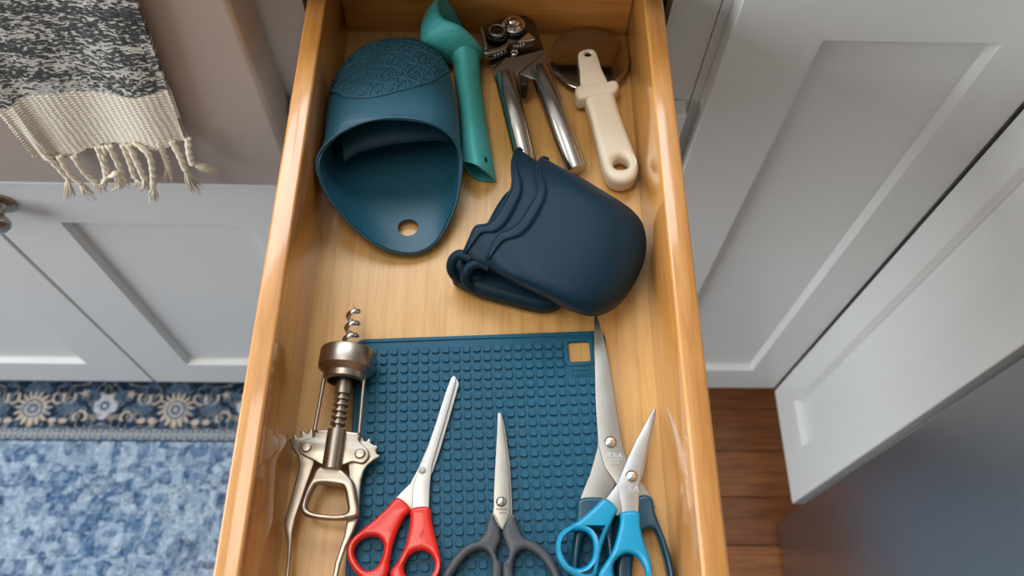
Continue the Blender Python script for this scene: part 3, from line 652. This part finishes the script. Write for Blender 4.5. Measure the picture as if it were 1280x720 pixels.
for i in range(n_r):
    b0_ = dP+.004+i*step; prof += [(b0_, .0032), (b0_+step*.15, .0052), (b0_+step*.5, .0052), (b0_+step*.65, .0032)]
prof += [(dC, .0032), (dC+.0003, .0056), (dC+.012, .0056), (dC+.0125, .0045), (dB, .0045)]
lathe('rack_shaft', O(0), ax, prof, NICKEL, cs, 28)
plate('centre_plate', [[(396, 537), (447, 540.5), (448, 549), (453, 556), (460, 562), (461, 571), (453, 579), (440, 577), (425, 582), (403, 581), (392, 575), (381, 570), (373, 563), (374, 553), (384, 548), (393, 545)]], .0125, .0175, NICKEL, cs, .0008, 3)
lathe('barrel', O(0), ax, [(axp(414, 588), .0048), (axp(414, 587), .0062), (axp(420, 545), .0062), (axp(421.5, 538), .0060), (axp(421.5, 537), .004)], NICKEL, cs, 28)
def lever(L): return plate('lever', [L], .0115, .0145, NICKEL, cs, .0009)
lever([(360, 552), (363, 548.5), (366, 548), (365.5, 543), (368, 541.5), (371, 546), (375, 545), (376, 537.5), (379, 536.5), (381, 541), (384.5, 541), (387, 536), (390, 535.5), (391.5, 541), (392, 550), (393, 565), (393, 579), (387, 596), (381, 613), (374, 634), (369, 648), (365.5, 664), (363.5, 690), (361, 720), (358, 745), (353, 745), (356, 720), (359, 695), (359.5, 680), (356, 663), (354.5, 652), (358, 640), (364, 620), (370, 598), (374, 581), (372, 570), (365, 561)])
lever([(447, 553), (450, 546), (453, 546), (455, 551), (458, 551), (461, 547), (463.5, 548.5), (463.5, 553.5), (467, 556), (471, 556), (473, 559), (470, 563), (471, 567), (475, 568), (475, 571), (467, 575), (459, 582), (455, 588), (451.5, 600), (450, 615), (449, 645), (441, 665), (432, 684), (425, 705), (420, 730), (417, 748), (411, 748), (414, 728), (419, 702), (425, 684), (430, 670), (433, 653), (435.5, 630), (437, 605), (434.5, 580), (438, 565)])
for (x, y) in ((383, 559), (450, 567)): 
    p = at(x, y, .018); lathe('rivet', p-np.array((0, 0, .002)), (0, 0, 1), [(0, .0042), (.0012, .0042), (.0016, .0034), (.0018, .0030), (.0028, .0026), (.003, .0002)], NICKEL, cs, 24)
plate('opener_loop', [[(398, 583), (424, 585), (438, 597), (443, 606), (446, 622), (448.5, 639), (443, 646.5), (420, 649.5), (394, 647.5), (379, 643), (376, 634), (380, 614), (388, 598)],
                      [(398, 604), (391, 611), (384, 627), (384.5, 636), (397, 641), (420, 643), (433, 639.5), (433, 627), (429.5, 610), (423, 606)]], .0145, .0215, NICKEL, cs, .0022, 5, res=4)

# ------------------------------------------------------------------ can opener
co = thing('can_opener', tuple(at(660, 110, 0)), 'steel can opener with two tubular handles at the back of the drawer', 'can opener')
def rod(a, b, r, name):
    a = Vector(at(*a)); b = Vector(at(*b)); L = (b-a).length
    return lathe(name, a, b-a, [(-.001, r*.8), (0, r*.95), (.0008, r), (L-.0015, r), (L-.0004, r*.95), (L, r*.8), (L+.0002, .0005)], TUBEM, co, 36)
hA = rod((631, 94, .026), (658, 206, .0095), .0088, 'handle'); hB = rod((674, 86, .026), (721, 214, .0095), .0088, 'handle')
c_k = at(630, 46, .0235)
plate('cutter_plate', [[(602, 38), (605, 34), (625, 24), (640, 18), (656, 19), (668, 26), (674, 44), (680, 62), (655, 72), (632, 75), (614, 84), (611, 80), (608, 60)]], 0.0235, 0.0250, DARKSTEEL, co, .0004)
plate('handle_plate', [[(616, 92), (617, 88), (632, 72), (646, 71), (679, 61.5), (680, 64), (648, 91), (644, 102), (622, 104)]], 0.0251, 0.0273, BLADE_B, co, .0005)
plate('handle_plate', [[(649, 92), (681, 66), (684, 74), (690, 94), (684, 98), (664, 98)]], 0.0251, 0.0269, BLADE_B, co, .0005)
plate('hinge_block', [[(650, 95), (657, 92), (661, 97), (659, 106), (652, 106)]], .008, 0.0251, BLACK, co, .001)
box('crank_key', c_k[0]-.004, c_k[0]+.004, c_k[1]-.018, c_k[1]+.012, .0002, .012, DARKSTEEL, co, .001); lathe('crank_stem', (c_k[0], c_k[1], .010), (0, 0, 1), [(0, .004), (.015, .004)], DARKSTEEL, co, 16)
plate('side_lip', [[(600, 34), (603, 33), (609.5, 58), (607.5, 61), (606, 60)]], 0.0235, 0.0325, BLADE, co, .0006)
plate('guide_shelf', [[(606, 62), (620, 60), (632, 54), (635, 48), (637, 50), (634, 58), (622, 64), (607, 67)]], 0.0251, 0.0290, BLADE_B, co, .0008, 3)
def gear(cx, cy, z, r, n, h, mat, name):
    c = at(cx, cy, z); P = []
    for i in range(n*4):
        a = 2*math.pi*i/(n*4); rr_ = r if i % 4 < 2 else r*.86; P.append((c[0]+rr_*math.cos(a), c[1]+rr_*math.sin(a)))
    return plate(name, [P], z-h, z, mat, co, .0003, world=True), c
g, c = gear(621, 41, 0.0300, .0096, 20, .003, DARKSTEEL, 'drive_gear')
lathe('gear_boss', c, (0, 0, 1), [(0, .0070), (.002, .0068), (.0032, .0060), (.0036, .0048), (.0026, .0044), (.0026, .0022), (.0034, .0018), (.0036, .0002)], DARKSTEEL, g, 32)
t_ = lathe('gear_ring', c, (0, 0, 1), [(.0018, .0072), (.0032, .0068), (.0036, .0060), (.0032, .0056)], BLADE, g, 32, cap=False)
g, c = gear(642, 33, 0.0280, .0110, 24, .003, DARKSTEEL, 'cutting_wheel')
lathe('wheel_washer', c, (0, 0, 1), [(0, .0098), (.0025, .0098), (.0032, .0090), (.0034, .0078), (.0036, .0076), (.0062, .0072), (.0066, .0064)], CHROME, g, 36)
lathe('wheel_cap', c+np.array((0, 0, .0062)), (0, 0, 1), [(0, .0064), (.0014, .006), (.0034, .0042), (.0044, .0022), (.0047, .0002)], RIVET, g, 32)
plate('bright_tab', [[(647, 52), (657, 43), (661, 40), (669, 47), (668, 49), (652, 52)]], 0.0250, 0.0295, CHROME, co, .0010)
for (x, y) in ((619, 70), (623, 68.5), (627, 66.5), (631, 64), (643, 58), (647, 58.5), (651, 58), (655, 57)):
    p = at(x, y, 0.0251); lathe('tooth', p, (0, 0, 1), [(0, .0013), (.0012, .0012), (.002, .0004)], BLADE, co, 8)
p = at(643, 66, 0.0274); lathe('rivet', p-np.array((0, 0, .003)), (0, 0, 1), [(0, .0030), (.0036, .0030), (.0040, .0024), (.0034, .0020), (.0034, .0010), (.0040, .0008), (.0041, .0001)], CHROME, co, 24)

# ------------------------------------------------------------------ pizza cutter
pc = thing('pizza_cutter', tuple(at(750, 130, 0)), 'cream plastic pizza cutter with a large shiny steel wheel in the back corner', 'pizza cutter')
wc = Vector(at(736.5, 73, .012)); 
rw = float((Vector(at(686, 75, .012))-Vector(at(786, 77, .012))).length/2)
nrm_ = Vector((.02, -.05, 1)).normalized()
if wc.y + rw > DB - .001: wc.y = DB - .001 - rw
if wc.x + rw > DR - .0005: wc.x = DR - .0005 - rw
lathe('wheel', wc, nrm_, [(-.0004, rw), (0, rw*1.0), (.0009, rw*.93), (.0010, rw*.9), (.0010, .001)], MIRROR, pc, 96)
for zz0, nm in ((.0145, 'arm'),):
    plate(nm, [[(723, 68), (727, 63), (734, 60.5), (741, 61), (746, 66), (752, 85), (759, 106), (729, 108), (725, 88)], [(731, 66.5), (735, 64), (739.5, 66), (739.5, 68.5), (735.5, 70), (731.5, 69)]], zz0, .0190, CREAM, pc, .0014, 3)
lathe('axle', Vector(at(735.5, 67, .0170)) - Vector((0, 0, .005)), (0, 0, 1), [(0, .0028), (.0052, .0028), (.0054, .002)], MIRROR, pc, 20)
plate('guard', [[(719, 112), (722, 106.5), (735, 103), (755, 101), (768, 98.5), (774, 103), (773, 110), (766, 115), (750, 117.5), (733, 121), (723, 121)]], .0035, .0195, CREAM, pc, .0035, 4, res=4)
plate('handle', [[(732, 116), (750, 112), (766, 111), (775, 136), (786, 166), (796, 193), (799, 208), (794, 221), (780, 227), (765, 223), (756, 210), (748, 178), (740, 146)], [(767, 203), (770, 196), (777, 193), (785, 196), (788, 202), (785, 207.5), (777, 209.5), (770, 208)]], .0015, .0180, CREAM, pc, .0050, 4, res=5)

# ------------------------------------------------------------------ turquoise scoop
so = thing('ice_cream_scoop', tuple(at(585, 120, 0)), 'turquoise plastic scoop with a hollow handle lying between mitt and can opener', 'scoop')
rimp = [(549, -5, .048), (547.5, 5, .053), (549, 16, .056), (556, 24, .057), (566, 28, .057), (577.5, 34, .054), (590, 45, .045), (600, 57, .033), (608, 69, .016), (603, 66, .008), (593, 52, .007), (584, 42, .010), (577, 32.5, .015), (570, 17.5, .027), (564, 7.5, .035), (556, -3, .043)]
RL = catmull([at(*p) for p in rimp], 5); cen = RL.mean(0); dep = at(536, 62, .022)-cen
V = []
T = 14
for i in range(T):
    t = i/(T-1)*math.pi/2*.985
    for p in RL: V.append(cen + (p-cen)*math.cos(t)**.8 + dep*math.sin(t))
for p_ in V: p_[2] = max(p_[2], .0008)
nR = len(RL); Fc = grid_faces(T, nR, True); Fc.append(tuple((T-1)*nR+j for j in range(nR)))
o = mesh('bowl', V, Fc, SCOOP, so); solidify(o, .0018, -1)
secs = [  # each: left, top-left, ridge, right, bottom right, bottom left
    [(556, 66, .016), (563, 58, .032), (580, 55, .038), (598, 66, .026), (594, 72, .006), (570, 72, .004)],
    [(566, 82, .016), (570, 76, .030), (583, 74, .034), (599, 82, .022), (596, 88, .004), (576, 88, .002)],
    [(568, 100, .014), (572, 96, .028), (585, 95, .031), (600, 102, .018), (598, 106, .003), (577, 106, .001)],
    [(574, 140, .012), (577, 136, .026), (590, 136, .029), (606, 146, .015), (604, 152, .003), (584, 150, .001)],
    [(576, 178, .012), (579, 174, .024), (594, 176, .028), (613, 190, .013), (612, 196, .003), (590, 194, .001)],
    [(577, 204, .010), (580, 202, .020), (598, 207, .025), (616, 221, .010), (619, 227, .003), (594, 224, .0012)]]
V = []; S = [catmull([at(*p) for p in s_], 6) for s_ in secs]; S = np.array(S); nS = S.shape[1]
rows = []
for j in range(nS): rows.append(catmull(S[:, j], 6, False))
rows = np.array(rows).transpose(1, 0, 2); V = list(rows.reshape(-1, 3))
for p_ in V: p_[2] = max(p_[2], .0008)
o = mesh('handle', V, grid_faces(rows.shape[0], nS, True), SCOOP, so); solidify(o, .0016, -1)
def cut_hole(o, c, axis, rx, L):
    """cut a round hole through a shell"""
    v, f = lathe_geo(Vector(c)-Vector(axis).normalized()*L/2, axis, [(0, rx), (L, rx)], 24)
    me = bpy.data.meshes.new('cutter'); me.from_pydata([tuple(p) for p in v], [], f)
    bm = bmesh.new(); bm.from_mesh(me); bmesh.ops.recalc_face_normals(bm, faces=bm.faces); bm.to_mesh(me); bm.free()
    cu = bpy.data.objects.new('cutter', me); COL.objects.link(cu)
    b_ = o.modifiers.new('hole', 'BOOLEAN'); b_.object = cu; b_.operation = 'DIFFERENCE'; b_.solver = 'EXACT'
    bpy.context.view_layer.update(); dg = bpy.context.evaluated_depsgraph_get()
    nm = bpy.data.meshes.new_from_object(o.evaluated_get(dg)); o.modifiers.clear(); old = o.data; nm.name = old.name; o.data = nm
    bpy.data.objects.remove(cu); autosmooth(o, 45)
cut_hole(o, at(608.5, 200, .0185), (.75, -.1, .65), .0030, .012)

# ------------------------------------------------------------------ oven mitt with textured pad
om = thing('oven_mitt', tuple(at(495, 190, 0)), 'slate blue silicone oven mitt with textured pad, open mouth and hanging hole', 'oven mitt')
rim = [(517, 317, .007), (480, 311, .011), (445, 287, .020), (412, 249, .036), (396, 212, .049), (402, 187, .053), (427, 165, .059), (463, 150.5, .064), (504, 147, .066), (543, 155, .062), (566, 171, .052), (576.5, 193, .038), (575.5, 226, .026), (567, 263, .016), (546, 302, .009)]
phi = [22.5*i for i in range(8)] + [180+180/7*i for i in range(7)]
R0 = np.array([at(*p) for p in rim])
e0 = at(512, 230, .03); e1 = at(487, 75, .03); axm = (e1-e0); axm[2] = 0; axm /= np.linalg.norm(axm); sdm = np.array([axm[1], -axm[0], 0])
def msec(px, py, hw, zt, zb=.0015, pw=.8):
    c = at(px, py, (zt+zb)/2); c[2] = 0; out = []
    for a in phi:
        a = math.radians(a); sx = -math.sin(a); cz = -math.cos(a)
        x = hw*math.copysign(abs(sx)**pw, sx); z = (zt+zb)/2 + (zt-zb)/2*math.copysign(abs(cz)**(.75 if cz > 0 else .55), cz)
        out.append(c + sdm*x + np.array([0, 0, z]))
    return np.array(out)
loopsM = [R0, msec(491, 172, .0525, .0640, .0015, .72), msec(490, 138, .0515, .0600), msec(490, 105, .0475, .0530), msec(490, 82, .0390, .0465, .003), msec(489, 68, .0280, .0390, .006), msec(489, 61, .0150, .0320, .011), msec(489, 58.5, .0040, .026, .017)]
LS = [catmull(L, 6) for L in loopsM]; LS = np.array(LS)
nM = LS.shape[1]; rows = np.array([catmull(LS[:, j], 7, False) for j in range(nM)]).transpose(1, 0, 2)
V = list(rows.reshape(-1, 3)); nr = rows.shape[0]
for p_ in V: p_[2] = max(p_[2], .0012); p_[0] = max(p_[0], DL+.0012)
Fc = grid_faces(nr, nM, True); Fc.append(tuple((nr-1)*nM+j for j in range(nM)))
bvh = BVHTree.FromPolygons([Vector(p) for p in V], Fc)
body = mesh('body', V, Fc, MITT, om); solidify(body, .0022, -1)
cut_hole(body, at(510, 284, .008), (0, .15, 1), .0079, .03)
tube('rim_bead', [tuple(p) for p in list(LS[0]) + [LS[0][0]]], .0011, MITT, om, 8)
# folded web between finger and thumb pockets
wb = []
for (x, y, z) in ((430, 196, .017), (450, 183, .021), (480, 175, .024), (515, 170, .0245), (545, 168, .022), (562, 170, .018)):
    wb.append(at(x, y+8, z))
wbs = catmull(wb, 5, False); V = []
for p in wbs:
    for k in range(12):
        a = 2*math.pi*k/12; V.append(p + axm*(.013 + .013*math.cos(a)) + np.array([0, 0, .0045*math.sin(a) + .004*(1+math.cos(a))]))
Fc2 = grid_faces(len(wbs), 12, True) + [tuple(range(12)), tuple((len(wbs)-1)*12+k for k in range(12))]
mesh('inner_web', V, Fc2, MITT, om)
# relief lattice on the finger end
def drop(x, y):
    h = bvh.ray_cast(Vector((x, y, .2)), Vector((0, 0, -1))); return h
bpix = [(422, 117), (433, 122.5), (458, 122.5), (480, 119), (500, 113.5), (522, 108), (542, 102), (556, 93)]
def on_surf(px, py):
    d = _ray(px, py); h = bvh.ray_cast(Vector(CP), Vector(d).normalized()); return h[0]
bp = [on_surf(*p) for p in bpix]; bp = [p for p in bp if p is not None]
pc0 = np.array([sum(p.x for p in bp)/len(bp), sum(p.y for p in bp)/len(bp)])
cpt = np.array(on_surf(490, 84)); 
def padpoly():
    out = [np.array((p.x, p.y)) for p in bp]
    ctr = np.array((cpt[0], cpt[1]))
    for a in np.linspace(0, 1, 16)[1:-1]:
        ang = math.atan2(*(out[len(bp)-1]-ctr)[::-1]) + a*((math.atan2(*(out[0]-ctr)[::-1]) - math.atan2(*(out[len(bp)-1]-ctr)[::-1])) % (2*math.pi))
        dv = np.array((math.cos(ang), math.sin(ang))); lo, hi = .005, .09
        for _ in range(22):
            md = (lo+hi)/2; h = drop(*(ctr+dv*md)); ok = h[0] is not None and h[1].z*(1 if h[1].z > 0 else -1) > .30 and h[0].z > .012
            lo, hi = (md, hi) if ok else (lo, md)
        out.append(ctr+dv*lo)
    return np.array(out)
poly = padpoly()
def inside(p):
    c = False; n = len(poly)
    for i in range(n):
        a, b = poly[i], poly[i-1]
        if (a[1] > p[1]) != (b[1] > p[1]) and p[0] < (b[0]-a[0])*(p[1]-a[1])/(b[1]-a[1])+a[0]: c = not c
    return c
def relief(pts, r=.00095):
    seg = []; out = []
    for q in pts:
        h = drop(*q) if inside(q) else (None,)
        if h[0] is None:
            if len(seg) > 1: out.append(seg)
            seg = []
        else: seg.append(tuple(h[0] + Vector((0, 0, .0002))))
    if len(seg) > 1: out.append(seg)
    return [tube_geo(s_, r, 6) for s_ in out]
gs = []; PT = .0205; th0 = math.radians(12); c0 = np.array((cpt[0], cpt[1])); e_a = np.array((math.cos(th0), math.sin(th0))); e_b = np.array((math.cos(th0+math.pi/3), math.sin(th0+math.pi/3)))
line = lambda a, b, n=7: [a+(b-a)*t for t in np.linspace(0, 1, n)]
for i in range(-5, 6):
    for j in range(-5, 6):
        nd = c0 + e_a*PT*i + e_b*PT*j
        for k in range(6):
            a = th0 + math.pi/6 + k*math.pi/3; d = np.array((math.cos(a), math.sin(a))); gs += relief(line(nd+d*.0003, nd+d*PT*.36))
            t1 = np.array((math.cos(a+.52), math.sin(a+.52))); t2 = np.array((math.cos(a-.52), math.sin(a-.52)))
            gs += relief(line(nd+d*PT*.36, nd+d*PT*.36+t1*PT*.17, 5)); gs += relief(line(nd+d*PT*.36, nd+d*PT*.36+t2*PT*.17, 5))
        for q in ((e_a+e_b)/3, (e_a*2-e_b)/3+e_b/3*0+e_b*0):
            cc_ = nd + q*PT
            gs += relief([cc_ + np.array((math.cos(a), math.sin(a)))*PT*.10 for a in np.linspace(0, 2*math.pi, 15)])
        for m_ in (e_a, e_b, e_b-e_a):
            md = nd + m_*PT*.5; gs += relief([md + np.array((math.cos(a), math.sin(a)))*PT*.085 for a in np.linspace(0, 2*math.pi, 13)])
PB = c0 + (catmull(poly, 5)-c0)*.985; bd_ = []
for q in list(PB)+[PB[0]]:
    h = drop(*q)
    if h[0] is not None: bd_.append(tuple(h[0]+Vector((0, 0, .0002))))
gs.append(tube_geo(bd_, .0011, 8))
v, f = join(gs); pad_lines = (v, f)
st = .0011; mnp, mxp = poly.min(0), poly.max(0); nxp, nyp = int((mxp[0]-mnp[0])/st)+1, int((mxp[1]-mnp[1])/st)+1; idx = {}; pv, pf = [], []
for a in range(nxp):
    for b in range(nyp):
        q = mnp + np.array((a*st, b*st)); h = drop(*q) if inside(c0+(q-c0)*1.01) else (None,)
        if h[0] is not None: idx[a, b] = len(pv); pv.append(tuple(h[0] + Vector((0, 0, .00025))))
for (a, b) in list(idx):
    k4 = [(a, b), (a+1, b), (a+1, b+1), (a, b+1)]
    if all(k in idx for k in k4): pf.append(tuple(idx[k] for k in k4))
tp_ = mesh('textured_pad', pv, pf, MITTIN, om); solidify(tp_, .0012, -1)
mesh('relief_lines', v, f, MITTIN, tp_)

# ------------------------------------------------------------------ two nested pinch grips
def grip(label, wave, far, low, loop, zt, zl, zs, web):
    g_ = thing('pinch_grip', tuple(at(690, 300, 0)), label, 'oven mitt', 'nested pinch grips')
    nv = 61; W = catmull(wave, 12, False); Fr = catmull(far, 12, False)
    def res(P, n):
        d = np.r_[0, np.cumsum(np.linalg.norm(np.diff(P, axis=0), axis=1))]; return np.stack([np.interp(np.linspace(0, d[-1], n), d, P[:, k]) for k in range(P.shape[1])], -1)
    W, Fr = res(W, nv), res(Fr, nv); us = [0, .004, .012, .03, .055, .075, .085, .095, .11] + list(np.linspace(.16, .9, 18)) + [.93, .955, .975, .988, .996, 1.0]
    V = []
    for u in us:
        for j in range(nv):
            v_ = abs(2*j/(nv-1)-1); prof = (1-v_**3.2)**.5 if v_ < 1 else 0
            z = zl + (zt-zl)*prof*(1-u**5)**.5 + zs*(1-v_**6)*max(0, 1-u*1.4)
            if u < .09: z += .0016*min(1, u/.01+.3)*min(1, max(0, (.088-u)/.006))
            p = W[j]*(1-u)+Fr[j]*u; V.append(at(p[0], p[1], z))
    # turned-in lower edge
    last = len(us)
    for (dz, sh) in ((-.003, .995), (-.0055, .975)):
        cpx = Fr.mean(0)
        for j in range(nv):
            p = cpx + (Fr[j]-cpx)*1.0; q = at(p[0], p[1], zl); c_ = at(cpx[0], cpx[1], zl); q = c_ + (q-c_)*sh; V.append(np.array([q[0], q[1], zl+dz]))
    o = mesh('finger_shell', V, grid_faces(last+2, nv), NAVY, g_); solidify(o, .0020, -1)
    tube('rim_bead', [tuple(p) for p in V[:nv]], .0013, NAVY, g_, 8)
    plate('thumb_shell', [low], .0008, zl-.006, NAVY, g_, min(.0055, (zl-.007)/2), 5, res=4)
    if web: plate('dark_gap_filler', [web], .0040, .0200, NAVY, g_, .003, 4)  # added plate standing in for the shade inside the hinge gap
    P = catmull([at(*q) for q in loop], 7, False); tube('hinge_loop', [tuple(p) for p in P], .0036, NAVY, g_, 12)
    return g_
far1 = [(686, 201), (700, 208), (727, 222), (752, 237), (774, 250.5), (793, 265), (804, 281), (808, 303), (805, 327), (794, 353), (777, 377), (757, 390.5), (737, 393), (713, 386), (687, 374), (650, 357), (622, 342), (607, 335)]
wav1 = [(684, 200), (678, 197), (672, 206.7), (671, 216.7), (673, 228), (671.5, 240), (663.5, 255), (652, 273), (640, 285), (623, 293), (615, 307), (608, 326), (606, 334)]
low1 = [(585, 350), (596, 361), (610, 366), (633, 372), (655, 378), (675, 382), (692, 381), (712, 370), (750, 345), (760, 320), (740, 285), (690, 250), (650, 280), (610, 320)]
grip('navy silicone pinch grip with wavy lip, the outer of the nested pair', wav1, far1, low1, [(612, 334, .034), (600, 329, .034), (588, 333, .031), (582, 343, .026), (583, 353, .019), (592, 360, .012), (604, 364, .009)], .054, .0235, .0, None)
cm = np.array((705, 300)); far2 = [(654, 190), (668, 199), (680, 206)] + [tuple(cm + (np.array(p)-cm)*.90 + np.array((-8, -2))) for p in far1[2:16]] + [(590, 331), (578, 325)]
wav2 = [(651, 188), (647, 186), (641, 200), (640.5, 214), (641.5, 226), (639, 238), (630.5, 253), (620.5, 270), (609, 281), (595, 284), (587, 300), (580, 316), (576, 324)]
low2 = [(566, 340), (575, 352), (586, 358), (600, 362), (640, 366), (690, 350), (730, 325), (720, 285), (670, 240), (635, 235), (600, 290)]
grip('navy silicone pinch grip nested inside the other, its rim sticking out', wav2, far2, low2, [(590, 323, .034), (576, 318, .033), (567, 323, .029), (564, 335, .023), (569, 345, .016), (580, 351, .010)], .0485, .0215, .0, [(571, 321), (590, 320), (606, 335), (600, 350), (580, 348), (570, 338)])
